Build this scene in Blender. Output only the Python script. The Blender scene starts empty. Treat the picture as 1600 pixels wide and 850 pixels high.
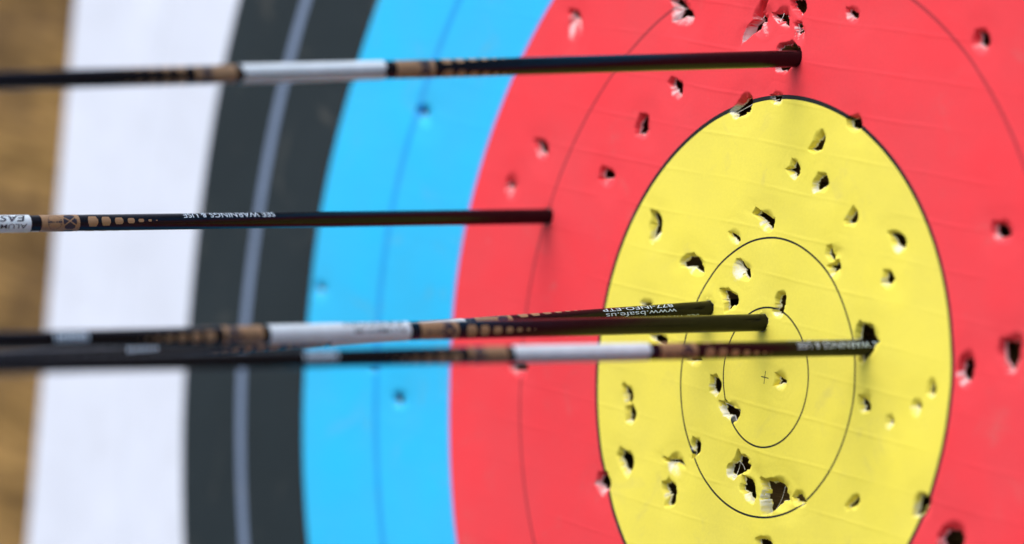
import bpy, bmesh, math, random
import numpy as np
from mathutils import Vector, Matrix

# ------------------------------------------------------------------ camera, sky, sun, exposure
U = 0.0305                       # one scoring half-ring of the 122 cm face, in metres
scene = bpy.context.scene
col = scene.collection
cam_d = bpy.data.cameras.new('camera')
cam = bpy.data.objects.new('camera', cam_d); col.objects.link(cam)
scene.camera = cam
CAM = Vector((49.67597, -40.13342, 6.23204)) * U
CX = Vector((0.56788078, 0.81295824, 0.12888102))
CY = -Vector((0.14079096, 0.05833402, -0.98831930))
CZ = -Vector((-0.81098047, 0.57939282, -0.08133041))
cam.matrix_world = Matrix(((CX.x, CY.x, CZ.x, CAM.x), (CX.y, CY.y, CZ.y, CAM.y), (CX.z, CY.z, CZ.z, CAM.z), (0, 0, 0, 1)))
cam_d.sensor_width = 36.0
cam_d.lens = 157.5
cam_d.clip_start = 0.05; cam_d.clip_end = 200
cam_d.dof.use_dof = True
cam_d.dof.focus_distance = 64.4 * U
cam_d.dof.aperture_fstop = 3.5
cam_d.dof.aperture_blades = 0
scene.render.resolution_x = 1024; scene.render.resolution_y = 544

SUN_DIR = Vector((-0.16, -0.56, 0.76)).normalized()     # towards the sun
el = math.asin(SUN_DIR.z); az = math.atan2(SUN_DIR.x, SUN_DIR.y)
world = bpy.data.worlds.new("World"); scene.world = world; world.use_nodes = True
wn = world.node_tree.nodes; wl = world.node_tree.links
bg = wn['Background']
sky = wn.new('ShaderNodeTexSky'); sky.sky_type = 'NISHITA'; sky.sun_disc = False
sky.sun_elevation = el; sky.sun_rotation = az
sky.air_density = 1.0; sky.dust_density = 2.5; sky.ozone_density = 1.0
wl.new(sky.outputs[0], bg.inputs['Color']); bg.inputs['Strength'].default_value = 0.15
sun_d = bpy.data.lights.new('sun', 'SUN'); sun_d.energy = 1.1; sun_d.angle = math.radians(55); sun_d.color = (1.0, 0.97, 0.93)
sun = bpy.data.objects.new('sun', sun_d); col.objects.link(sun)
sun.rotation_euler = SUN_DIR.to_track_quat('Z', 'Y').to_euler()
scene.view_settings.view_transform = 'Standard'; scene.view_settings.look = 'None'
scene.view_settings.exposure = 0.70; scene.view_settings.gamma = 1.0
scene.view_settings.use_curve_mapping = False

BW=[[-0.98,-0.19,-0.06],[0.97,0.23,0.05],[0.78,0.63,0.09],[-1.99,-0.19,-0.06],[1.96,0.39,-0.01],[0.94,1.76,0.06],[-1.81,0.85,-0.03],[1.98,-0.31,-0.05],[1.25,-1.56,-0.04],[-1.76,-0.95,-0.07],[-1.38,-1.45,0.0],[-3.97,-0.46,0.03],[-3.92,-0.8,0.02],[-3.64,-1.66,-0.03],[-3.78,-1.3,-0.01],[-2.71,-2.95,0.02],[-3.64,1.66,0.05],[-3.3,2.25,0.02],[-3.53,1.89,0.07],[-2.29,3.28,-0.04],[-3.01,2.63,0.01],[2.95,2.7,-0.03],[2.13,3.39,0.06],[3.75,1.4,-0.05],[3.2,2.4,-0.04],[3.87,1.0,-0.04],[3.96,0.55,-0.03],[3.99,-0.24,0.0],[4.0,0.03,-0.02],[3.9,-0.88,0.06],[3.61,-1.73,0.1],[3.2,5.08,-0.09],[4.37,4.11,-0.09],[-3.39,4.95,-0.03],[-4.56,3.9,0.03],[-5.29,2.84,-0.02],[-5.37,2.68,-0.01],[-5.67,1.96,0.0],[-5.77,-1.63,0.03],[-5.56,-2.26,0.06],[-4.99,-3.33,0.05],[-5.91,-1.06,-0.03],[5.87,-1.24,0.1],[-6.37,4.84,0.0],[-7.07,3.75,-0.03],[-7.59,2.54,-0.0],[-7.54,2.68,-0.03],[-7.86,1.5,-0.01],[-7.76,-1.96,-0.14],[-7.12,-3.65,-0.02],[-7.98,0.57,-0.06],[-7.82,-1.66,-0.13],[-8.93,4.5,0.03],[-9.84,1.78,0.11],[-10.0,0.28,0.08],[-9.85,-1.71,-0.04],[-9.11,-4.12,-0.07],[-11.18,4.36,0.0],[-11.51,3.4,0.02],[-11.94,1.18,0.11],[-12.0,-0.0,0.13],[-11.71,-2.61,0.16],[-11.12,-4.51,0.15],[-13.38,4.12,-0.0],[-13.63,3.19,-0.01],[-13.97,0.94,-0.04],[-13.83,-2.19,0.08],[-13.6,-3.31,0.03],[-13.11,-4.91,0.06],[-15.5,3.97,-0.02],[-15.8,2.5,-0.01],[-15.99,0.69,-0.08],[-15.77,-2.7,-0.06],[-15.27,-4.78,-0.06],[-15.95,-1.24,-0.12]]
HOLES=[[[-2.995,1.768],0.191,0.227,0.11,0,[[-3.163,1.939],[-3.014,1.918],[-2.986,1.841],[-2.995,1.731],[-3.062,1.682],[-3.032,1.591],[-3.106,1.628],[-3.095,1.731],[-3.083,1.828],[-3.119,1.891]]],
[[-1.921,1.336],0.246,0.156,0.095,1,[[-2.203,1.409],[-2.041,1.459],[-1.942,1.392],[-1.867,1.283],[-1.965,1.289],[-2.081,1.333],[-2.225,1.299],[-2.253,1.335]]],
[[-1.12,1.892],0.17,0.135,0.061,0,[[-1.246,1.912],[-1.18,1.908],[-1.111,1.891],[-1.056,1.858],[-1.086,1.821],[-1.148,1.859],[-1.217,1.876]]],
[[-0.405,2.214],0.219,0.177,0.104,1,[[-0.66,2.326],[-0.559,2.285],[-0.438,2.235],[-0.352,2.257],[-0.358,2.125],[-0.431,2.127],[-0.539,2.2],[-0.64,2.241],[-0.714,2.243]]],
[[-0.844,1.429],0.281,0.171,0.102,2,[[-0.983,1.53],[-0.895,1.527],[-0.853,1.467],[-0.768,1.413],[-0.728,1.348],[-0.83,1.36],[-0.891,1.439],[-0.964,1.473]]],
[[-1.01,0.964],0.19,0.149,0.093,1,[[-1.269,1.054],[-1.135,1.064],[-1.007,1.021],[-0.968,0.945],[-1.068,0.899],[-1.107,0.842],[-1.153,0.846],[-1.161,0.937],[-1.222,0.989]]],
[[0.161,1.084],0.171,0.215,0.102,0,[[0.059,1.176],[0.15,1.189],[0.175,1.133],[0.134,1.056],[0.173,0.981],[0.102,0.97],[0.003,0.996],[0.072,1.037],[0.039,1.113]]],
[[-2.969,0.621],0.189,0.103,0.058,0,[[-3.099,0.615],[-2.977,0.633],[-2.937,0.581],[-3.073,0.561]]],
[[-2.534,0.169],0.176,0.118,0.079,0,[[-2.689,0.214],[-2.536,0.17],[-2.478,0.101],[-2.56,0.072],[-2.727,0.129],[-2.753,0.17]]],
[[-1.717,-0.013],0.215,0.124,0.082,0,[[-1.881,-0.034],[-1.628,0.007],[-1.682,0.058],[-1.857,0.024]]],
[[-3.152,-0.753],0.136,0.144,0.087,0,[[-3.266,-0.658],[-3.187,-0.725],[-3.132,-0.795],[-3.143,-0.877],[-3.211,-0.862],[-3.252,-0.775],[-3.304,-0.704]]],
[[-3.039,-1.059],0.16,0.157,0.096,0,[[-3.157,-0.965],[-3.048,-0.967],[-3.024,-1.029],[-3.035,-1.124],[-3.132,-1.128],[-3.125,-1.06],[-3.162,-1.013]]],
[[-1.118,-0.293],0.145,0.134,0.086,1,[[-1.265,-0.219],[-1.16,-0.209],[-1.098,-0.276],[-1.099,-0.341],[-1.14,-0.4],[-1.212,-0.366],[-1.244,-0.365],[-1.24,-0.286]]],
[[-0.636,-0.592],0.186,0.175,0.104,2,[[-0.963,-0.528],[-0.896,-0.54],[-0.835,-0.523],[-0.738,-0.578],[-0.611,-0.57],[-0.618,-0.635],[-0.686,-0.718],[-0.732,-0.654],[-0.827,-0.658],[-0.914,-0.607]]],
[[0.377,0.028],0.179,0.176,0.104,0,[[0.241,0.076],[0.296,0.03],[0.397,0.02],[0.38,-0.011],[0.315,-0.013],[0.236,-0.067],[0.277,0.007]]],
[[2.183,0.86],0.225,0.255,0.099,1,[[1.937,1.028],[2.135,1.015],[2.13,0.938],[2.178,0.878],[2.228,0.881],[2.141,0.777],[2.073,0.613],[2.027,0.624],[1.944,0.746],[1.906,0.932]]],
[[-2.927,-1.774],0.153,0.215,0.094,0,[[-3.131,-1.616],[-2.993,-1.678],[-2.925,-1.774],[-2.958,-1.909],[-3.074,-1.822],[-3.179,-1.721]]],
[[-1.791,-1.585],0.229,0.215,0.12,2,[[-2.115,-1.521],[-2.004,-1.548],[-1.872,-1.516],[-1.76,-1.582],[-1.832,-1.539],[-1.949,-1.56],[-2.051,-1.57]]],
[[-1.834,-2.043],0.174,0.201,0.103,1,[[-2.04,-1.936],[-1.935,-1.895],[-1.83,-1.94],[-1.817,-2.066],[-1.852,-2.168],[-1.943,-2.153],[-1.896,-2.059],[-1.995,-2.009]]],
[[-1.374,-1.237],0.117,0.155,0.079,0,[[-1.483,-1.167],[-1.377,-1.222],[-1.363,-1.283],[-1.47,-1.404],[-1.463,-1.301],[-1.505,-1.223]]],
[[-0.281,-1.321],0.261,0.168,0.101,3,[[-0.426,-1.202],[-0.21,-1.264],[-0.2,-1.308],[-0.33,-1.409],[-0.395,-1.459],[-0.476,-1.489],[-0.532,-1.468],[-0.545,-1.354],[-0.44,-1.313]]],
[[-0.01,-1.64],0.161,0.193,0.098,1,[[-0.241,-1.508],[-0.072,-1.532],[-0.026,-1.608],[0.032,-1.689],[0.035,-1.773],[-0.053,-1.736],[-0.102,-1.683],[-0.214,-1.665],[-0.212,-1.58]]],
[[0.684,-1.565],0.323,0.286,0.165,2,[[0.207,-1.494],[0.522,-1.467],[0.593,-1.554],[0.667,-1.639],[0.561,-1.659],[0.516,-1.736],[0.496,-1.816],[0.356,-1.85],[0.314,-1.789],[0.298,-1.669],[0.302,-1.592]]],
[[1.099,-1.56],0.195,0.149,0.083,1,[[0.949,-1.567],[1.035,-1.513],[1.101,-1.539],[1.188,-1.586],[1.112,-1.594],[1.028,-1.598]]],
[[0.528,-2.325],0.199,0.134,0.086,0,[[0.305,-2.303],[0.417,-2.281],[0.55,-2.324],[0.463,-2.413],[0.34,-2.385]]],
[[0.514,3.482],0.168,0.18,0.1,0,[[0.497,3.565],[0.54,3.484],[0.515,3.384],[0.433,3.348],[0.328,3.351],[0.406,3.436],[0.468,3.497]]],
[[0.054,3.016],0.162,0.16,0.097,1,[[-0.034,3.113],[0.077,3.018],[0.067,2.912],[-0.024,2.966],[-0.112,2.99],[-0.028,3.027]]],
[[0.717,2.879],0.182,0.146,0.091,0,[[0.61,2.975],[0.732,2.99],[0.767,2.909],[0.662,2.848],[0.585,2.785],[0.541,2.87]]],
[[1.481,2.508],0.152,0.145,0.091,0,[[1.434,2.604],[1.488,2.564],[1.472,2.455],[1.374,2.427],[1.343,2.466],[1.403,2.521]]],
[[2.497,2.289],0.188,0.153,0.094,0,[[2.288,2.386],[2.419,2.398],[2.544,2.358],[2.546,2.27],[2.482,2.244],[2.394,2.285]]],
[[2.394,1.739],0.163,0.13,0.085,0,[[2.285,1.836],[2.385,1.845],[2.429,1.783],[2.355,1.716],[2.282,1.726],[2.31,1.777]]],
[[1.219,1.998],0.197,0.125,0.074,1,[[1.037,1.988],[1.101,2.029],[1.076,1.962],[1.164,1.888],[1.129,1.868],[1.041,1.925]]],
[[1.283,1.724],0.148,0.161,0.083,1,[[1.264,1.864],[1.267,1.775],[1.195,1.694],[1.16,1.749],[1.101,1.762],[1.19,1.796]]],
[[2.273,0.04],0.148,0.188,0.092,0,[[2.125,0.053],[2.222,0.016],[2.319,-0.053],[2.293,-0.084],[2.201,-0.088],[2.167,-0.036]]],
[[2.816,-0.16],0.152,0.138,0.062,0,[[2.837,-0.112],[2.853,-0.182],[2.805,-0.173],[2.811,-0.142]]],
[[3.34,0.12],0.15,0.158,0.074,0,[[3.286,0.182],[3.356,0.162],[3.351,0.115],[3.302,0.128]]],
[[3.6,0.442],0.15,0.162,0.074,0,[[3.549,0.515],[3.604,0.414],[3.586,0.355],[3.522,0.38],[3.542,0.446]]],
[[2.343,-1.371],0.134,0.14,0.086,0,[[2.325,-1.306],[2.326,-1.381],[2.212,-1.482],[2.171,-1.447],[2.239,-1.387]]],
[[3.875,-1.172],0.162,0.186,0.098,0,[[3.66,-1.064],[3.762,-1.041],[3.82,-1.095],[3.746,-1.168],[3.728,-1.256],[3.623,-1.291],[3.639,-1.168]]],
[[4.481,-1.434],0.277,0.236,0.129,1,[[4.286,-1.415],[4.464,-1.399],[4.552,-1.505],[4.542,-1.577],[4.245,-1.635],[4.23,-1.514]]],
[[4.236,0.802],0.2,0.287,0.114,0,[[4.11,0.897],[4.204,0.916],[4.251,0.773],[4.219,0.681],[4.143,0.679],[4.086,0.768],[4.089,0.852]]],
[[5.082,1.166],0.204,0.304,0.116,0,[[4.829,1.257],[5.064,1.282],[5.062,1.153],[5.043,0.981],[4.97,0.969],[4.834,1.138]]],
[[4.58,2.728],0.2,0.186,0.108,0,[[4.355,2.791],[4.517,2.796],[4.562,2.697],[4.462,2.64],[4.362,2.696]]],
[[3.585,5.191],0.232,0.212,0.119,0,[[3.452,5.302],[3.575,5.308],[3.635,5.227],[3.584,5.146],[3.47,5.186]]],
[[0.871,5.31],0.162,0.146,0.082,1,[[0.726,5.368],[0.797,5.347],[0.874,5.328],[0.871,5.268],[0.803,5.275],[0.736,5.32]]],
[[1.274,3.822],0.142,0.142,0.089,0,[[1.086,3.825],[1.24,3.875],[1.302,3.776],[1.227,3.745],[1.127,3.76]]],
[[-1.289,3.79],0.198,0.189,0.109,2,[[-1.398,3.831],[-1.285,3.887],[-1.261,3.813],[-1.317,3.708],[-1.459,3.625],[-1.579,3.678],[-1.471,3.756]]],
[[-0.564,3.968],0.174,0.117,0.071,2,[[-0.709,3.98],[-0.538,3.998],[-0.592,3.923],[-0.671,3.925]]],
[[-3.595,3.184],0.169,0.202,0.101,0,[[-3.748,3.323],[-3.616,3.327],[-3.666,3.214],[-3.641,3.111],[-3.788,3.105],[-3.797,3.176]]],
[[-4.338,2.333],0.21,0.178,0.105,0,[[-4.511,2.452],[-4.327,2.406],[-4.335,2.355],[-4.539,2.318],[-4.529,2.393]]],
[[-2.928,3.829],0.164,0.16,0.097,0,[[-3.093,3.964],[-2.952,3.912],[-2.904,3.794],[-2.952,3.759],[-3.055,3.851],[-3.145,3.891]]],
[[-5.68,4.495],0.224,0.28,0.124,2,[[-5.87,4.729],[-5.803,4.705],[-5.742,4.629],[-5.82,4.639],[-5.895,4.683]]],
[[-6.123,2.563],0.188,0.193,0.109,0,[[-6.366,2.652],[-6.239,2.667],[-6.115,2.572],[-6.128,2.484],[-6.249,2.532]]],
[[-6.797,1.905],0.235,0.264,0.09,0,[[-6.962,1.962],[-6.857,1.935],[-6.89,1.86],[-6.965,1.883]]],
[[-3.067,4.952],0.319,0.207,0.129,3,[[-3.4,5.091],[-3.3,5.137],[-3.186,5.124],[-3.108,5.024],[-3.006,5.013],[-2.932,4.953],[-3.023,4.941],[-3.132,4.931],[-3.282,4.859],[-3.188,4.935],[-3.151,4.966],[-3.209,5.028],[-3.329,5.07]]],
[[-1.139,5.045],0.305,0.312,0.174,3,[[-1.227,5.299],[-1.137,5.356],[-1.15,5.282],[-1.235,5.202],[-1.304,5.172],[-1.307,5.003],[-1.342,4.891],[-1.425,4.846],[-1.54,4.738],[-1.489,4.864],[-1.47,4.963],[-1.373,4.972],[-1.328,5.109],[-1.312,5.219]]],
[[-0.706,5.143],0.198,0.161,0.107,2,[[-1.025,5.168],[-0.931,5.14],[-0.741,5.158],[-0.63,5.025],[-0.691,5.017],[-0.799,5.069],[-0.904,5.101]]],
[[-0.356,5.304],0.188,0.128,0.084,1,[[-0.543,5.366],[-0.337,5.391],[-0.282,5.295],[-0.347,5.215],[-0.421,5.246],[-0.497,5.287]]],
[[-0.258,4.876],0.165,0.189,0.089,3,[[-0.412,5.045],[-0.29,5.056],[-0.31,4.953],[-0.347,4.95]]],
[[-0.364,4.57],0.223,0.169,0.081,1,[[-0.679,4.671],[-0.459,4.729],[-0.307,4.673],[-0.305,4.577],[-0.504,4.408],[-0.642,4.411]]],
[[-3.461,-2.185],0.196,0.185,0.108,0,[[-3.593,-2.078],[-3.456,-2.046],[-3.419,-2.209],[-3.509,-2.241],[-3.618,-2.191]]],
[[-5.947,-0.837],0.25,0.163,0.099,0,[[-6.245,-0.77],[-5.967,-0.726],[-5.942,-0.832],[-6.202,-0.873]]],
[[-9.33,2.703],0.274,0.248,0.134,0,[[-9.721,2.862],[-9.437,2.792],[-9.353,2.704],[-9.513,2.667],[-9.699,2.726]]],
[[-9.135,-1.841],0.282,0.208,0.094,0,[[-9.451,-1.749],[-9.127,-1.724],[-9.088,-1.912],[-9.282,-2.003],[-9.42,-1.899]]],
[[-9.931,-1.46],0.228,0.104,0.059,0,[[-10.127,-1.44],[-9.889,-1.402],[-9.908,-1.503],[-10.079,-1.531]]],
[[-11.658,-0.467],0.312,0.256,0.069,0,[[-11.905,-0.328],[-11.57,-0.38],[-11.68,-0.513],[-11.902,-0.487]]],
[[-5.773,1.565],0.24,0.25,0.02,1,[[-5.645,1.565],[-5.666,1.647],[-5.752,1.691],[-5.837,1.676],[-5.903,1.609],[-5.882,1.521],[-5.837,1.454],[-5.748,1.439],[-5.683,1.482]]],
[[-1.558,0.756],0.24,0.25,0.02,1,[[-1.43,0.756],[-1.451,0.839],[-1.538,0.883],[-1.622,0.867],[-1.689,0.8],[-1.668,0.713],[-1.622,0.646],[-1.534,0.63],[-1.468,0.674]]],
[[-0.227,0.759],0.24,0.25,0.02,1,[[-0.099,0.759],[-0.121,0.841],[-0.207,0.885],[-0.291,0.869],[-0.358,0.802],[-0.337,0.715],[-0.291,0.648],[-0.203,0.633],[-0.138,0.676]]]]
TIPS={"A1": [-0.279, 4.565], "A2": [-5.773, 1.565], "A3": [-1.558, 0.756], "A4": [-0.227, 0.759], "A5": [2.086, 0.759]}
# ------------------------------------------------------------------ helpers
def link(name, me, mats, parent=None, loc=None):
    o = bpy.data.objects.new(name, me); col.objects.link(o)
    for m in mats: me.materials.append(m)
    if parent is not None: o.parent = parent
    if loc is not None: o.location = loc
    return o

def tag(o, label=None, cat=None, group=None, kind=None):
    if label: o['label'] = label
    if cat: o['category'] = cat
    if group: o['group'] = group
    if kind: o['kind'] = kind

class NT:
    """small wrapper to write node maths in line"""
    def __init__(self, name):
        self.m = bpy.data.materials.new(name); self.m.use_nodes = True
        self.t = self.m.node_tree; self.n = self.t.nodes; self.l = self.t.links
        self.b = self.n['Principled BSDF']
    def new(self, ty, **kw):
        x = self.n.new(ty)
        for k, v in kw.items(): setattr(x, k, v)
        return x
    def put(self, sock, v):
        if isinstance(v, (int, float)): sock.default_value = v
        elif isinstance(v, (tuple, list)): sock.default_value = (*v, 1.0) if len(v) == 3 and len(sock.default_value) == 4 else v
        else: self.l.new(v, sock)
    def math(self, op, a, b=0.0, c=None):
        x = self.new('ShaderNodeMath', operation=op)
        self.put(x.inputs[0], a); self.put(x.inputs[1], b)
        if c is not None: self.put(x.inputs[2], c)
        return x.outputs[0]
    def mix(self, f, a, b):
        x = self.new('ShaderNodeMix', data_type='RGBA')
        self.put(x.inputs[0], f); self.put(x.inputs[6], a); self.put(x.inputs[7], b)
        return x.outputs[2]
    def noise(self, vec, scale, detail=3.0, rough=0.5, dist=0.0):
        x = self.new('ShaderNodeTexNoise')
        if vec is not None: self.l.new(vec, x.inputs['Vector'])
        x.inputs['Scale'].default_value = scale; x.inputs['Detail'].default_value = detail
        x.inputs['Roughness'].default_value = rough; x.inputs['Distortion'].default_value = dist
        return x.outputs['Fac']
    def ramp(self, v, lo, hi):
        x = self.new('ShaderNodeMapRange'); x.interpolation_type = 'SMOOTHSTEP'
        self.put(x.inputs[0], v); x.inputs[1].default_value = lo; x.inputs[2].default_value = hi
        return x.outputs[0]
    def bump(self, h, strength, dist, normal=None):
        x = self.new('ShaderNodeBump'); self.put(x.inputs['Height'], h)
        x.inputs['Strength'].default_value = strength; x.inputs['Distance'].default_value = dist
        if normal is not None: self.l.new(normal, x.inputs['Normal'])
        return x.outputs[0]

# ------------------------------------------------------------------ materials
YEL = (0.85, 0.735, 0.085); RED = (0.84, 0.042, 0.056); BLU = (0.016, 0.49, 0.86); BLK = (0.013, 0.022, 0.027); WHI = (0.68, 0.73, 0.83)
INK = (0.010, 0.014, 0.016)

def face_material():
    N = NT('printed_face_paper')
    at = N.new('ShaderNodeAttribute', attribute_name='flat')
    vec = at.outputs['Vector']
    sp = N.new('ShaderNodeSeparateXYZ'); N.l.new(vec, sp.inputs[0])
    X, Zc = sp.outputs[0], sp.outputs[1]
    r = N.math('SQRT', N.math('ADD', N.math('MULTIPLY', X, X), N.math('MULTIPLY', Zc, Zc)))
    c = N.mix(N.math('LESS_THAN', r, 16.0), WHI, BLK)
    c = N.mix(N.math('LESS_THAN', r, 12.0), c, BLU)
    c = N.mix(N.math('LESS_THAN', r, 8.0), c, RED)
    c = N.mix(N.math('LESS_THAN', r, 4.0), c, YEL)
    def ring(c, rad, w, colr, op=1.0):
        d = N.math('ABSOLUTE', N.math('SUBTRACT', r, rad))
        return N.mix(N.math('MULTIPLY', N.math('LESS_THAN', d, w / 2), op), c, colr)
    c = ring(c, 1.0, 0.027, INK); c = ring(c, 2.0, 0.030, INK); c = ring(c, 4.02, 0.062, INK)
    c = ring(c, 6.0, 0.05, (0.05, 0.012, 0.02), 0.5)
    c = ring(c, 8.02, 0.07, (0.20, 0.30, 0.80), 0.8)
    c = ring(c, 10.0, 0.15, (0.006, 0.33, 0.78), 0.9)
    c = ring(c, 14.0, 0.24, (0.17, 0.23, 0.34))
    c = ring(c, 18.0, 0.03, (0.52, 0.58, 0.68))
    ax, az_ = N.math('ABSOLUTE', X), N.math('ABSOLUTE', Zc)
    for a, b, L in ((ax, az_, 0.085), (az_, ax, 0.092)):
        f = N.math('MULTIPLY', N.math('LESS_THAN', a, L), N.math('LESS_THAN', b, 0.007))
        c = N.mix(f, c, INK)
    # uneven ink: faint patches and fibres
    n1 = N.noise(vec, 0.45, 6, 0.6)
    n2 = N.noise(vec, 22.0, 3, 0.6)
    hs = N.new('ShaderNodeHueSaturation'); N.l.new(c, hs.inputs['Color'])
    N.put(hs.inputs['Value'], N.math('ADD', 0.80, N.math('ADD', N.math('MULTIPLY', n1, 0.28), N.math('MULTIPLY', n2, 0.13))))
    N.put(hs.inputs['Saturation'], N.math('ADD', 0.95, N.math('MULTIPLY', n1, 0.07)))
    c = hs.outputs[0]
    sm = N.ramp(N.noise(vec, 1.1, 6, 0.7, 0.8), 0.56, 0.80)
    c = N.mix(N.math('MULTIPLY', sm, 0.22), c, (0.30, 0.27, 0.22))
    sc = N.ramp(N.noise(vec, 9.0, 5, 0.75, 1.5), 0.66, 0.80)
    c = N.mix(N.math('MULTIPLY', sc, 0.30), c, (0.75, 0.75, 0.72))
    # worn ink round the holes shows the white stock, lower-left light painted in
    wa = N.new('ShaderNodeAttribute', attribute_name='wear_and_light')
    wn_ = N.noise(vec, 26.0, 4, 0.65)
    wear_and_light = N.ramp(N.math('ADD', wa.outputs['Fac'], N.math('MULTIPLY', N.math('SUBTRACT', wn_, 0.5), 0.9)), 0.30, 0.95)
    c = N.mix(N.math('MULTIPLY', wear_and_light, 0.78), c, (0.82, 0.82, 0.80))
    N.l.new(c, N.b.inputs['Base Color'])
    # creases of the reinforcing weave: lines across the sheet every couple of centimetres
    wob = N.math('MULTIPLY', N.math('SUBTRACT', N.noise(vec, 0.3, 1), 0.5), 0.16)
    def crease(v, period, width, nscale, off):
        ph = N.math('DIVIDE', N.math('ADD', N.math('ADD', v, off), wob), period)
        d = N.math('ABSOLUTE', N.math('SUBTRACT', N.math('FRACT', ph), 0.5))
        s = N.ramp(d, width / period, 0.0)
        k = N.ramp(N.noise(vec, nscale, 2, 0.6), 0.30, 0.62)
        return N.math('MULTIPLY', s, k)
    cr = N.math('ADD', crease(Zc, 0.62, 0.042, 0.6, 0.1), N.math('MULTIPLY', crease(X, 1.9, 0.03, 0.7, 0.3), 0.35))
    nb = N.bump(cr, 0.24, 0.00035)
    fib = N.math('ADD', N.noise(vec, 60.0, 3, 0.6), N.math('MULTIPLY', N.noise(vec, 7.0, 3, 0.5), 0.8))
    nb = N.bump(fib, 0.5, 0.00016, nb)
    big = N.noise(vec, 0.9, 2, 0.5)
    nb = N.bump(big, 0.35, 0.0016, nb)
    N.l.new(nb, N.b.inputs['Normal'])
    N.b.inputs['Roughness'].default_value = 0.6
    N.b.inputs['Specular IOR Level'].default_value = 0.2
    return N.m

def simple(name, color, rough=0.6, metal=0.0, spec=0.5, noise=None, coat=0.0):
    N = NT(name)
    if noise:
        tc = N.new('ShaderNodeTexCoord')
        n = N.noise(tc.outputs['Object'], noise[0], 4, 0.6)
        N.l.new(N.mix(n, tuple(x * (1 - noise[1]) for x in color), tuple(min(1, x * (1 + noise[1])) for x in color)), N.b.inputs['Base Color'])
        N.l.new(N.math('ADD', rough - 0.06, N.math('MULTIPLY', n, 0.12)), N.b.inputs['Roughness'])
    else:
        N.b.inputs['Base Color'].default_value = (*color, 1); N.b.inputs['Roughness'].default_value = rough
    N.b.inputs['Metallic'].default_value = metal; N.b.inputs['Specular IOR Level'].default_value = spec
    N.b.inputs['Coat Weight'].default_value = coat
    return N.m

M_FACE = face_material()
M_CORE = simple('torn_paper_core', (0.78, 0.78, 0.76), 0.9, noise=(900, 0.15))
M_FIBRE = simple('white_paper_fibre', (0.80, 0.80, 0.80), 0.8, noise=(900, 0.1))
M_SHAFT = simple('black_anodised_aluminium', (0.019, 0.020, 0.027), 0.24, metal=0.92, noise=(260, 0.25))
M_LABEL = simple('white_sticker', (0.66, 0.75, 0.79), 0.42, noise=(160, 0.20))
M_PRINT = simple('pale_grey_print', (0.50, 0.62, 0.72), 0.5, noise=(1500, 0.25))
M_TAN = simple('tan_print', (0.30, 0.18, 0.088), 0.45, noise=(1200, 0.3))
M_DARKPRINT = simple('dark_print', (0.012, 0.014, 0.03), 0.4, noise=(1200, 0.3))
M_STEEL = simple('steel_point', (0.45, 0.45, 0.46), 0.3, metal=1.0, noise=(300, 0.1))
M_VANE = simple('blue_vane_plastic', (0.02, 0.05, 0.12), 0.4, noise=(200, 0.15))
M_NOCK = simple('nock_plastic', (0.03, 0.035, 0.05), 0.3, noise=(200, 0.1))

def straw_material():
    N = NT('pressed_straw')
    tc = N.new('ShaderNodeTexCoord'); v = tc.outputs['Object']
    mp = N.new('ShaderNodeMapping'); N.l.new(v, mp.inputs[0]); mp.inputs['Scale'].default_value = (1, 1, 9)
    a = N.noise(mp.outputs[0], 22, 5, 0.65, 0.4)
    b = N.noise(v, 13, 3, 0.55)
    c = N.mix(N.ramp(a, 0.3, 0.75), (0.13, 0.066, 0.010), (0.40, 0.235, 0.065))
    c = N.mix(N.math('MULTIPLY', N.ramp(b, 0.40, 0.66), 0.8), c, (0.085, 0.042, 0.006))
    N.l.new(c, N.b.inputs['Base Color'])
    N.b.inputs['Roughness'].default_value = 0.85
    N.l.new(N.bump(a, 0.7, 0.004), N.b.inputs['Normal'])
    return N.m
M_STRAW = straw_material()

# ------------------------------------------------------------------ the face: gentle bulges and the arrow holes
BWn = np.array(BW)
def base(x, z):
    """bulge of the sheet towards the archer, in units"""
    x = np.asarray(x, float); z = np.asarray(z, float)
    n = np.zeros_like(x); d = np.full_like(x, 0.9)
    for a, b, w in BWn:
        k = np.exp(-((x - a) ** 2 + (z - b) ** 2) / (2 * 1.1 ** 2)); n += k * w; d += k
    return n / d - 0.020 * np.clip(x - 3.5, 0, None) ** 2  # right side bent back, a curve added so the light falls off there

NA = 120
TH = np.linspace(0, 2 * np.pi, NA, endpoint=False)
def ang_noise(rng, comps, amp):
    out = np.zeros(NA)
    for k in comps: out += rng.uniform(-1, 1) * np.cos(k * TH + rng.uniform(0, 6.28)) / (k ** 0.35)
    return out / (np.abs(out).max() + 1e-9) * amp

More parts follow.
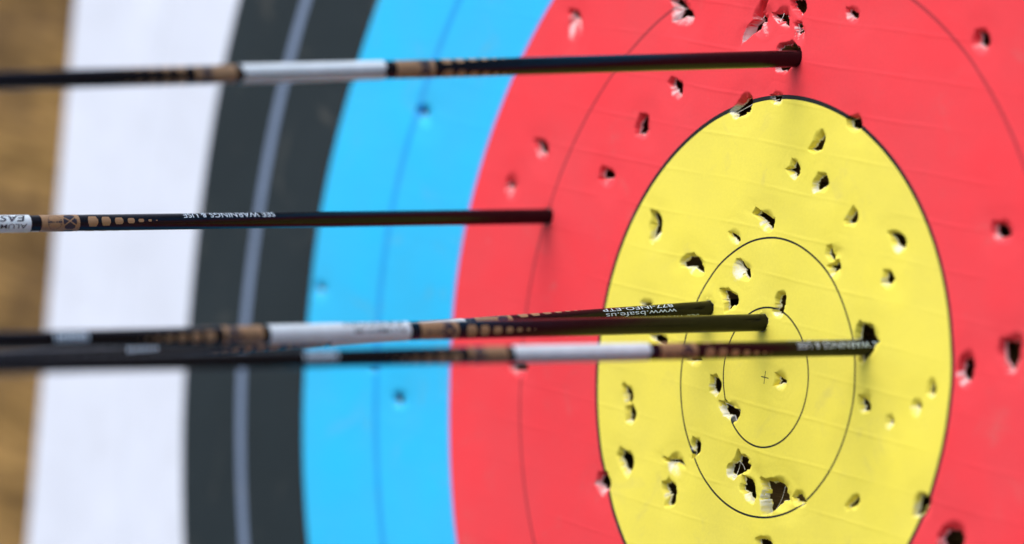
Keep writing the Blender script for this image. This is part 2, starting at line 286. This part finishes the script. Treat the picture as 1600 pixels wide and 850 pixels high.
class Hole: pass
def make_hole(i, spec):
    h = Hole(); (cx, cz), rx, rz, D, rag, poly = spec
    rng = np.random.default_rng(100 + i)
    P = np.array(poly)
    # area centroid
    x0, z0 = P[:, 0], P[:, 1]; x1, z1 = np.roll(x0, -1), np.roll(z0, -1)
    cr = x0 * z1 - x1 * z0; A = cr.sum() / 2
    o = np.array([((x0 + x1) * cr).sum(), ((z0 + z1) * cr).sum()]) / (6 * A)
    dx, dz = np.cos(TH), np.sin(TH)
    ro = np.zeros(NA)
    for a, b in zip(P, np.roll(P, -1, axis=0)):
        e = b - a; w = a - o
        den = dx * e[1] - dz * e[0]
        with np.errstate(divide='ignore', invalid='ignore'):
            t = (w[0] * e[1] - w[1] * e[0]) / den
            s = (w[0] * dz - w[1] * dx) / den
        ok = (np.abs(den) > 1e-9) & (t > 0) & (s >= -1e-6) & (s <= 1 + 1e-6)
        ro = np.where(ok, np.maximum(ro, t), ro)
    snug = i >= len(HOLES) - 3                  # a shaft still fills this hole
    ro = np.maximum(ro, 0.006)
    ro = ro * ((1.03 if snug else 1.28) + ang_noise(rng, (7, 11, 17, 23), 0.03 if snug else 0.10 + 0.035 * rag))
    if cx < -8: ro = ro * 0.42; D = D * 0.8
    # the dent ellipse seen from the opening's middle
    ux, uz = (o[0] - cx) / rx, (o[1] - cz) / rz
    a = (dx / rx) ** 2 + (dz / rz) ** 2; b = 2 * (ux * dx / rx + uz * dz / rz); c = ux * ux + uz * uz - 1
    disc = np.maximum(b * b - 4 * a * c, 0)
    rd = (-b + np.sqrt(disc)) / (2 * a)
    rd = np.maximum(rd, ro + 0.055)
    k = np.array([1, 2, 3, 2, 1.]); k /= k.sum()
    for _ in range(3): rd = sum(np.roll(rd, j - 2) * k[j] for j in range(5))
    rd = np.maximum(rd * (1 + ang_noise(rng, (2, 3, 5), 0.06)), ro + 0.04)
    h.o, h.ro, h.rd, h.D, h.rag, h.rng = o, ro, rd, D, rag, rng
    h.Dn = D * (1 + ang_noise(rng, (2, 3, 5, 8), 0.22))
    h.lift = np.maximum(ang_noise(rng, (3, 5, 9, 13), 1.0) - 0.15, 0) * (0.010, 0.022, 0.05, 0.075)[rag]
    h.pet = np.clip(ang_noise(rng, (4, 7, 12, 19), 0.16), 0.0, 0.14)
    h.wr = np.clip((0.28 if rag < 2 else 0.42) + ang_noise(rng, (1, 2, 4, 7), 0.26) - 0.30 * np.sin(TH + 0.45), 0, 0.85)  # torn-ink wear, painted paler at lower left as if lit from above
    if cx < -8 or snug: h.wr = h.wr * 0.3
    h.pow = rng.uniform(1.7, 2.4)
    return h
HO = [make_hole(i, s) for i, s in enumerate(HOLES)]

def polar(h, x, z):
    dx, dz = x - h.o[0], z - h.o[1]
    r = np.hypot(dx, dz); t = (np.arctan2(dz, dx) % (2 * np.pi)) / (2 * np.pi) * NA
    i0 = np.floor(t).astype(int) % NA; f = t - np.floor(t); i1 = (i0 + 1) % NA
    L = lambda a: a[i0] * (1 - f) + a[i1] * f
    return r, L
def dent(h, x, z):
    r, L = polar(h, x, z)
    ro, rd = L(h.ro), L(h.rd)
    s = (r - ro) / (rd - ro)
    sc = np.clip(s, 0, 1)
    d = -L(h.Dn) * (1 - sc) ** h.pow
    d = d + L(h.lift) * np.exp(-((s - 0.16) / 0.13) ** 2)
    return d, s, r - rd
def height(x, z):
    """surface height: the deepest dent wins"""
    hmin = np.zeros_like(x); hmax = np.zeros_like(x); pk = np.zeros_like(x)
    for h in HO:
        m = (np.abs(x - h.o[0]) < 1.3) & (np.abs(z - h.o[1]) < 1.3)
        if not m.any(): continue
        d, s, g = dent(h, x[m], z[m])
        hmin[m] = np.minimum(hmin[m], d); hmax[m] = np.maximum(hmax[m], d)
        pk[m] += -0.12 * h.D * np.exp(-(np.clip(g, 0, None) / 0.17) ** 2)
    return base(x, z) + pk + hmin + np.where(hmin < -1e-4, 0, hmax)

def mesh_np(name, co, quads, attrs=(), smooth=True):
    me = bpy.data.meshes.new(name)
    me.vertices.add(len(co)); me.vertices.foreach_set('co', np.asarray(co, np.float32).ravel())
    q = np.asarray(quads, np.int32)
    me.loops.add(q.size); me.loops.foreach_set('vertex_index', q.ravel())
    me.polygons.add(len(q)); me.polygons.foreach_set('loop_start', np.arange(0, q.size, 4, dtype=np.int32))
    me.polygons.foreach_set('loop_total', np.full(len(q), 4, np.int32))
    for an, ty, arr in attrs:
        a = me.attributes.new(an, ty, 'POINT')
        a.data.foreach_set('vector' if ty == 'FLOAT_VECTOR' else 'value', np.asarray(arr, np.float32).ravel())
    me.polygons.foreach_set('use_smooth', np.full(len(q), smooth))
    me.update(); me.validate()
    return me

def axis_pts(lo, hi, flo, fhi, fine, coarse):
    a = np.arange(lo, flo, coarse); b = np.arange(flo, fhi, fine); c = np.arange(fhi, hi, coarse)
    return np.concatenate([a, b, c, [hi]])

face = bpy.data.objects.new('target_face', None); col.objects.link(face)
face.location = (0, 0, -20.8 * U)
tag(face, 'square paper archery face with yellow red blue black and white rings, full of arrow holes', 'archery target')
OFF = Vector((0, 0, 20.8 * U))
HW = 20.72
xs = axis_pts(-HW, HW, -12.6, 6.8, 0.04, 0.22); zs = axis_pts(-HW, HW, -7.2, 6.6, 0.04, 0.22)
GX, GZ = np.meshgrid(xs, zs)
x, z = GX.ravel(), GZ.ravel()
hh = height(x, z)
# loose left margin: the sheet lifts a little from the boss
hh = hh + 0.022 * np.sin(2.1 * x + 0.25 * np.sin(z * 0.6) + 0.5) * np.clip((-x - 12.5) / 3.5, 0, 1)
skew = -0.068 * (z + 0.6) * np.clip((-x - 16.2) / 4.5, 0, 1)     # the sheet was trimmed slightly askew
co = np.stack([(x + skew) * U, -hh * U, z * U], 1) + np.array(OFF)
nx, nz = len(xs), len(zs)
ii = np.arange(nx * nz).reshape(nz, nx)
quads = np.stack([ii[:-1, :-1], ii[:-1, 1:], ii[1:, 1:], ii[1:, :-1]], -1).reshape(-1, 4)
cutv = np.zeros(nx * nz, bool)
for h in HO:
    m = (np.abs(x - h.o[0]) < 1.3) & (np.abs(z - h.o[1]) < 1.3)
    d, s, g = dent(h, x[m], z[m]); cutv[m] |= g < 0.05
quads = quads[~cutv[quads].all(1)]
flat = np.stack([x, z, np.zeros_like(x)], 1)
me = mesh_np('paper_sheet', co, quads, (('flat', 'FLOAT_VECTOR', flat),))
sheet = link('paper_sheet', me, [M_FACE], face)

def ribbon(bm_co, bm_q, a, b, w, sag, rng):
    """a thin torn fibre strand between two points (units), appended as quads"""
    a, b = np.array(a), np.array(b); n = 6; base_i = len(bm_co)
    side = np.cross(b - a, [0, 1, 0]); side = side / (np.linalg.norm(side) + 1e-9) * w
    for k in range(n + 1):
        t = k / n; p = a * (1 - t) + b * t; p[1] += sag * math.sin(math.pi * t) + rng.uniform(-.004, .004)
        ww = side * (0.55 + 0.45 * abs(2 * t - 1))
        bm_co.append(p - ww); bm_co.append(p + ww)
    for k in range(n):
        j = base_i + 2 * k; bm_q.append((j, j + 1, j + 3, j + 2))

SR = [-1.0, -0.5, 0.0, 0.03, 0.08, 0.15, 0.23, 0.32, 0.43, 0.55, 0.68, 0.8, 0.9, 1.0]
GR = [0.03, 0.07, 0.11, 0.15]
def build_hole(i, h):
    rng = h.rng
    X, Zz, Hh, W = [], [], [], []
    for s in SR:
        if s < 0:
            t = -s; r = h.ro * (1 - t * h.pet)
            xx, zz = h.o[0] + r * np.cos(TH), h.o[1] + r * np.sin(TH)
            q = base(xx, zz) - h.Dn - 0.12 * h.D - t * (0.010 + 0.12 * h.pet) + h.lift * 0.4
            w = np.full(NA, 0.55) * (h.wr > 0.05) 
        else:
            r = h.ro + s * (h.rd - h.ro)
            xx, zz = h.o[0] + r * np.cos(TH), h.o[1] + r * np.sin(TH)
            q = height(xx, zz)
            w = np.maximum(h.wr - 0.45, 0) * s + h.wr * (1 - s) ** 0.6 * 1.1 + 1.0 * math.exp(-(s / 0.045) ** 2)
        X.append(xx); Zz.append(zz); Hh.append(q); W.append(w)
    for g in GR:
        r = h.rd + g; xx, zz = h.o[0] + r * np.cos(TH), h.o[1] + r * np.sin(TH)
        X.append(xx); Zz.append(zz); Hh.append(height(xx, zz)); W.append(np.maximum(h.wr - 0.45, 0) * (1 - g / 0.15))
    X, Zz, Hh, W = map(np.array, (X, Zz, Hh, W))
    Hh[:-1] += 0.0006 * (1 + i % 3); Hh[-1] -= 0.0012
    n = len(X); idx = np.arange(n * NA).reshape(n, NA)
    q = np.stack([idx[:-1], np.roll(idx[:-1], -1, 1), np.roll(idx[1:], -1, 1), idx[1:]], -1).reshape(-1, 4)
    xf, zf = X.ravel(), Zz.ravel()
    cx, cz = xf[q].mean(1), zf[q].mean(1)
    keep = np.ones(len(q), bool)
    for j, g in enumerate(HO):
        if j == i or abs(g.o[0] - h.o[0]) > 2 or abs(g.o[1] - h.o[1]) > 2: continue
        d, s, gg = dent(g, cx, cz); keep &= ~(s < 0.02)
    q = q[keep]
    co = np.stack([xf, -Hh.ravel(), zf], 1)
    Wv = W.ravel(); fl = np.stack([xf, zf, np.zeros_like(xf)], 1)
    extra, eq = [], []
    ns = {0: 0, 1: 0, 2: 1, 3: 2}[h.rag]
    for k in range(ns):
        a0 = rng.integers(NA); a1 = (a0 + rng.integers(NA // 3, 2 * NA // 3)) % NA
        y = -(base(np.array([h.o[0]]), np.array([h.o[1]]))[0]) + h.D * rng.uniform(0.45, 0.95)
        pa = (h.o[0] + h.ro[a0] * 1.08 * math.cos(TH[a0]), y, h.o[1] + h.ro[a0] * 1.08 * math.sin(TH[a0]))
        pb = (h.o[0] + h.ro[a1] * 1.08 * math.cos(TH[a1]), y + rng.uniform(-.03, .03), h.o[1] + h.ro[a1] * 1.08 * math.sin(TH[a1]))
        ribbon(extra, eq, pa, pb, rng.uniform(0.003, 0.007), rng.uniform(0, .04), rng)
    n0 = len(co)
    if extra:
        ex = np.array(extra); co = np.vstack([co, ex]); Wv = np.concatenate([Wv, np.full(len(ex), 2.0)])
        fl = np.vstack([fl, np.stack([ex[:, 0], ex[:, 2], ex[:, 0] * 0], 1)]); q = np.vstack([q, np.array(eq) + n0])
    # faces wind so that normals look at the archer (-Y)
    a, b, c = co[q[:, 0]], co[q[:, 1]], co[q[:, 2]]
    nrm = np.cross(b - a, c - a)[:, 1]
    flip = nrm.sum() > 0
    if flip: q = q[:, ::-1]
    origin = np.array([h.o[0], 0, h.o[1]])
    me = mesh_np('arrow_hole', (co - origin) * U, q, (('flat', 'FLOAT_VECTOR', fl), ('wear_and_light', 'FLOAT', Wv)))
    o = link('arrow_hole', me, [M_FACE], face, Vector(origin * U) + OFF)
    return o
for i, h in enumerate(HO): build_hole(i, h)

# ------------------------------------------------------------------ the straw boss behind the face
def make_boss():
    root = bpy.data.objects.new('straw_boss', None); col.objects.link(root)
    root.location = (0, 4 * U, -26 * U)
    tag(root, 'tan pressed straw boss showing along the left edge behind the paper target', 'target boss')
    xs = np.linspace(-26, 26, 209); zs = np.linspace(-26, 26, 209)
    X, Z_ = np.meshgrid(xs, zs); x, z = X.ravel(), Z_.ravel()
    rng = np.random.default_rng(5)
    rope = 0.10 * np.abs(np.sin(z * np.pi / 1.6 + 0.15 * np.sin(x * 0.7))) + rng.uniform(-.03, .03, len(x))
    y = 0.75 - rope
    co = np.stack([x * U, (y - 4) * U, (z + 26) * U], 1)
    n = 209; ii = np.arange(n * n).reshape(n, n)
    q = np.stack([ii[:-1, :-1], ii[:-1, 1:], ii[1:, 1:], ii[1:, :-1]], -1).reshape(-1, 4)
    link('front_layer', mesh_np('front_layer', co, q), [M_STRAW], root)
    bm = bmesh.new()
    g = bmesh.ops.create_cube(bm, size=1)
    for v in bm.verts:
        v.co = Vector((v.co.x * 51.9 * U, (v.co.y * 8.0 + 0.88) * U, (v.co.z * 51.9 + 26) * U))
    bm.faces.ensure_lookup_table()
    bmesh.ops.delete(bm, geom=[f for f in bm.faces if f.normal.y < -0.9], context='FACES_ONLY')
    bmesh.ops.bevel(bm, geom=[e for e in bm.edges], offset=0.4 * U, segments=2, affect='EDGES')
    me = bpy.data.meshes.new('packed_core'); bm.to_mesh(me); bm.free()
    link('packed_core', me, [M_STRAW], root)
make_boss()

# ------------------------------------------------------------------ arrows
CM = 0.01
R = 0.00375
def tube(profile, seg=40, phi0=0.0, phi1=2 * math.pi, cap=False):
    """profile = [(radius, t)]; local frame: x to the camera side, y up, z along the shaft to the nock"""
    full = abs(phi1 - phi0 - 2 * math.pi) < 1e-6
    n = seg if full else seg + 1
    co, q = [], []
    for r, t in profile:
        for k in range(n):
            a = phi0 + (phi1 - phi0) * k / seg
            co.append((r * math.cos(a), r * math.sin(a), t))
    for i in range(len(profile) - 1):
        for k in range(seg):
            a, b = i * n + k, i * n + (k + 1) % n if full else i * n + k + 1
            q.append((a, b, b + n, a + n))
    return co, q

class Acc:
    def __init__(s): s.co, s.f = [], []
    def add(s, co, faces):
        n = len(s.co); s.co += list(co); s.f += [tuple(i + n for i in f) for f in faces]
    def build(s, name, mats, parent, smooth=True):
        me = bpy.data.meshes.new(name); me.from_pydata([tuple(c) for c in s.co], [], s.f); me.update()
        for p in me.polygons: p.use_smooth = smooth
        return link(name, me, mats, parent)
def patch(acc, t0, t1, p0, p1, rad, corner=0.25, nt=8, npz=12):
    """a rounded printed rectangle lying on the shaft"""
    co, f = [], []
    for i in range(nt + 1):
        u = i / nt * 2 - 1
        e = (1 - abs(u) ** (2 / corner)) ** 0.5 if corner else 1
        e = max(e, 0.35)
        for j in range(npz + 1):
            v = (j / npz * 2 - 1) * e
            a = (p0 + p1) / 2 + v * (p1 - p0) / 2
            co.append((rad * math.cos(a), rad * math.sin(a), (t0 + t1) / 2 + u * (t1 - t0) / 2))
    m = npz + 1
    for i in range(nt):
        for j in range(npz): f.append((i * m + j, i * m + j + 1, (i + 1) * m + j + 1, (i + 1) * m + j))
    acc.add(co, f)
def blob(acc, t, p, rt, rp, rad, n=20):
    co = [(rad * math.cos(p), rad * math.sin(p), t)]
    for k in range(n):
        a = 2 * math.pi * k / n; pp = p + rp * math.sin(a)
        co.append((rad * math.cos(pp), rad * math.sin(pp), t + rt * math.cos(a)))
    acc.add(co, [(0, 1 + k, 1 + (k + 1) % n) for k in range(n)])
def stroke(acc, t0, p0, t1, p1, w, rad, n=8):
    """thin printed line; p in radians, t in metres"""
    co, f = [], []
    dx, dy = t1 - t0, (p1 - p0) * R; L = math.hypot(dx, dy) + 1e-9
    ox, oy = -dy / L * w / 2, dx / L * w / 2
    for k in range(n + 1):
        s = k / n
        for sg in (-1, 1):
            t = t0 + dx * s + sg * ox; p = p0 + (p1 - p0) * s + sg * oy / R
            co.append((rad * math.cos(p), rad * math.sin(p), t))
    for k in range(n): f.append((2 * k, 2 * k + 1, 2 * k + 3, 2 * k + 2))
    acc.add(co, f)

def text_mesh(body, height, length, bold=0.0, shear=0.0):
    cu = bpy.data.curves.new('lettering', 'FONT'); cu.body = body; cu.size = 1.0; cu.offset = bold; cu.shear = shear
    cu.resolution_u = 4
    ob = bpy.data.objects.new('lettering', cu); col.objects.link(ob)
    dg = bpy.context.evaluated_depsgraph_get(); dg.update()
    me = bpy.data.meshes.new_from_object(ob.evaluated_get(dg))
    col.objects.unlink(ob); bpy.data.objects.remove(ob)
    bm = bmesh.new(); bm.from_mesh(me); bpy.data.meshes.remove(me)
    bmesh.ops.triangulate(bm, faces=bm.faces[:])
    xs_ = [v.co.x for v in bm.verts]; ys_ = [v.co.y for v in bm.verts]
    x0, x1, y0, y1 = min(xs_), max(xs_), min(ys_), max(ys_)
    for _ in range(2):
        long = [e for e in bm.edges if e.calc_length() > 0.12]
        if long: bmesh.ops.subdivide_edges(bm, edges=long, cuts=1); bmesh.ops.triangulate(bm, faces=bm.faces[:])
    V = [((v.co.x - x0) / (x1 - x0) * length, ((v.co.y - y0) / (y1 - y0) - 0.5) * height) for v in bm.verts]
    F = [tuple(v.index for v in f.verts) for f in bm.faces]
    bm.free()
    return V, F
TEXTS = {}
def wrap_text(acc, body, height, length, t0, phi, rad, bold=0.0, shear=0.0):
    key = (body, height, length, bold, shear)
    if key not in TEXTS: TEXTS[key] = text_mesh(*key)
    V, F = TEXTS[key]
    co = []
    for a, b in V:
        p = phi - b / R
        co.append((rad * math.cos(p), rad * math.sin(p), t0 + a))
    acc.add(co, F)

RAD = math.radians
def make_arrow(tip, dz, L, roll, srol, prow, rad, label):
    """L = distance (m) from the paper to the near end of the sticker; roll = angle of the warning line; srol = angle of the sticker text"""
    global R
    R = rad
    bx, bz = tip
    by = -float(base(np.array([bx]), np.array([bz]))[0])
    P = Vector((bx, by, bz)) * U
    d = Vector((0, -1, dz)).normalized()
    mid = P + d * 7 * U
    ev = (CAM - mid); ev = (ev - d * ev.dot(d)).normalized()
    eu = d.cross(ev).normalized()
    root = bpy.data.objects.new('arrow', None); col.objects.link(root)
    root.matrix_world = Matrix(((ev.x, eu.x, d.x, P.x), (ev.y, eu.y, d.y, P.y), (ev.z, eu.z, d.z, P.z), (0, 0, 0, 1)))
    tag(root, label, 'arrow', 'black arrows stuck in the target')
    t_in, t_end = L - 0.31, L + 0.43
    a = Acc(); a.add(*tube([(R, t_in), (R, 0.0), (R, L), (R, t_end)], 56)); a.build('shaft', [M_SHAFT], root)
    a = Acc(); a.add(*tube([(R * 1.01, t_in + 0.01), (R * 1.01, t_in - 0.004), (R * 0.6, t_in - 0.012), (0.0002, t_in - 0.022)], 24)); a.build('point', [M_STEEL], root)
    # sticker, with its seam away from the text
    s0 = RAD(srol + 180 + 7)
    prof = []
    S0, S1 = L, L + 0.068
    rl = R + 0.00022
    a = Acc()
    co, q = tube([(rl, S0 + (S1 - S0) * k / 12) for k in range(13)], 48, s0, s0 + RAD(346))
    # rounded corners
    n = 49
    for i in range(13):
        for k in range(n):
            u = min(k, n - 1 - k) / 4.0
            if u < 1:
                cut = 0.0016 * (1 - math.sqrt(1 - (1 - u) ** 2))
                x_, y_, t = co[i * n + k]
                t = S0 + cut + (t - S0) * (S1 - S0 - 2 * cut) / (S1 - S0)
                co[i * n + k] = (x_, y_, t)
    a.add(co, q); lab = a.build('sticker', [M_LABEL], root)
    a = Acc(); rt = rl + 0.00004
    wrap_text(a, 'ALUMINUM', 0.0020, 0.0255, S0 + 0.0022, RAD(srol), rt, 0.008)
    wrap_text(a, 'EASTON', 0.0034, 0.030, S0 + 0.0022, RAD(srol + 58), rt, 0.02, 0.3)
    a.build('sticker_text', [M_DARKPRINT], lab)
    # tan emblem bands and fading squares either side of the sticker
    rp = R + 0.00005
    for sgn, o0, nm in ((-1, S0 - 0.0052, 'fading_pattern'), (1, S1 + 0.0030, 'fading_pattern')):
        a = Acc(); b = Acc()
        T = lambda v: o0 + sgn * v
        a.add(*tube([(rp, T(0)), (rp, T(0.009)), (rp, T(0.0188))][::sgn], 40))
        sq = [(.0228, .0278, 77), (.0296, .0341, 66), (.0362, .0404, 48), (.0426, .0461, 38), (.0480, .0508, 24), (.0530, .0547, 15), (.0568, .0576, 6)]
        rb = rp + 0.00003
        for row in range(3):
            ph = RAD(prow + 120 * row)
            for t0, t1, w in sq:
                ta, tb = sorted((T(t0), T(t1)))
                patch(a, ta, tb, ph - RAD(w / 2), ph + RAD(w / 2), rp)
            blob(b, T(0.0064), ph - 0.05, 0.0036, RAD(56), rb)
            patch(b, *sorted((T(0.0106), T(0.0172))), ph - RAD(56), ph + RAD(56), rb, 0.5)
        fp = a.build(nm, [M_TAN], root)
        c = Acc()
        for row in range(3):
            ph = RAD(prow + 120 * row); rc = rb + 0.00003
            for k in (-1, 0, 1):
                stroke(c, T(0.0050 + 0.0014 * (k + 1)), ph - 0.1 - 0.28, T(0.0056 + 0.0012 * (k + 1)), ph + 0.42, 0.0003, rc)
            stroke(c, T(0.0108), ph + 0.55, T(0.0170), ph - 0.5, 0.0005, rc)
            stroke(c, T(0.0108), ph - 0.5, T(0.0166), ph + 0.55, 0.0005, rc)
        em = b.build('emblem', [M_DARKPRINT], fp)
        c.build('emblem_lines', [M_TAN], fp)
    # printed lines nearer the point
    a = Acc()
    wrap_text(a, 'SEE WARNINGS & USE', 0.0030, 0.0475, L - 0.124, RAD(roll), rp)
    wrap_text(a, 'www.bsafe.us', 0.0020, 0.0385, L - 0.1115, RAD(roll + 57), rp)
    wrap_text(a, '877-INFO-ETP', 0.0020, 0.0382, L - 0.1105, RAD(roll + 102), rp)
    a.build('warning_text', [M_PRINT], root)
    # small pale size mark further up the shaft
    a = Acc()
    for k in range(8):
        t = L + 0.153 + k * 0.0019
        m0 = 160 if srol > 160 else -10
        stroke(a, t, RAD(m0), t, RAD(m0 + 56), 0.0013, rp)
    a.build('size_mark', [M_PRINT], root)
    # nock and vanes, beyond the frame
    a = Acc(); a.add(*tube([(R, t_end), (R * 0.9, t_end + .006), (R * 0.75, t_end + .011), (R * .7, t_end + .018), (0.0003, t_end + .0185)], 24)); a.build('nock', [M_NOCK], root)
    for k in range(3):
        bm = bmesh.new(); ang = RAD(roll + 120 * k + 30)
        pts = [(R * .98, t_end - .018), (R + .013, t_end - .026), (R + .011, t_end - .045), (R * .98, t_end - .085)]
        for sgn in (-1, 1):
            vs = [bm.verts.new((r_ * math.cos(ang) - sgn * .0003 * math.sin(ang), r_ * math.sin(ang) + sgn * .0003 * math.cos(ang), t)) for r_, t in pts]
            bm.faces.new(vs if sgn > 0 else vs[::-1])
        bm.verts.ensure_lookup_table()
        for j in range(4): bm.faces.new((bm.verts[j], bm.verts[(j + 1) % 4], bm.verts[4 + (j + 1) % 4], bm.verts[4 + j]))
        bmesh.ops.recalc_face_normals(bm, faces=bm.faces[:])
        me = bpy.data.meshes.new('vane'); bm.to_mesh(me); bm.free(); link('vane', me, [M_VANE], root)
    return root

make_arrow(TIPS['A1'], -0.1087, 0.2145, 114, 172, -50, 0.0037, 'topmost black arrow, stuck in the red ring above the yellow centre')
make_arrow(TIPS['A2'], -0.0779, 0.2751, 50, -17, 11, 0.0036, 'black arrow stuck in the left side of the red ring, shortest one in view')
make_arrow(TIPS['A3'], -0.1141, 0.1310, -52, -100, 78, 0.0037, 'steepest black arrow, pale web address near its point, partly hidden behind the next arrow')
make_arrow(TIPS['A4'], -0.0721, 0.1862, 164, 8, -8, 0.0038, 'black arrow just above the centre cross, white sticker in front of the blue ring')
make_arrow(TIPS['A5'], -0.0649, 0.1150, 22, 150, -22, 0.0035, 'lowest black arrow, stuck furthest right, white sticker across the red and yellow edge')
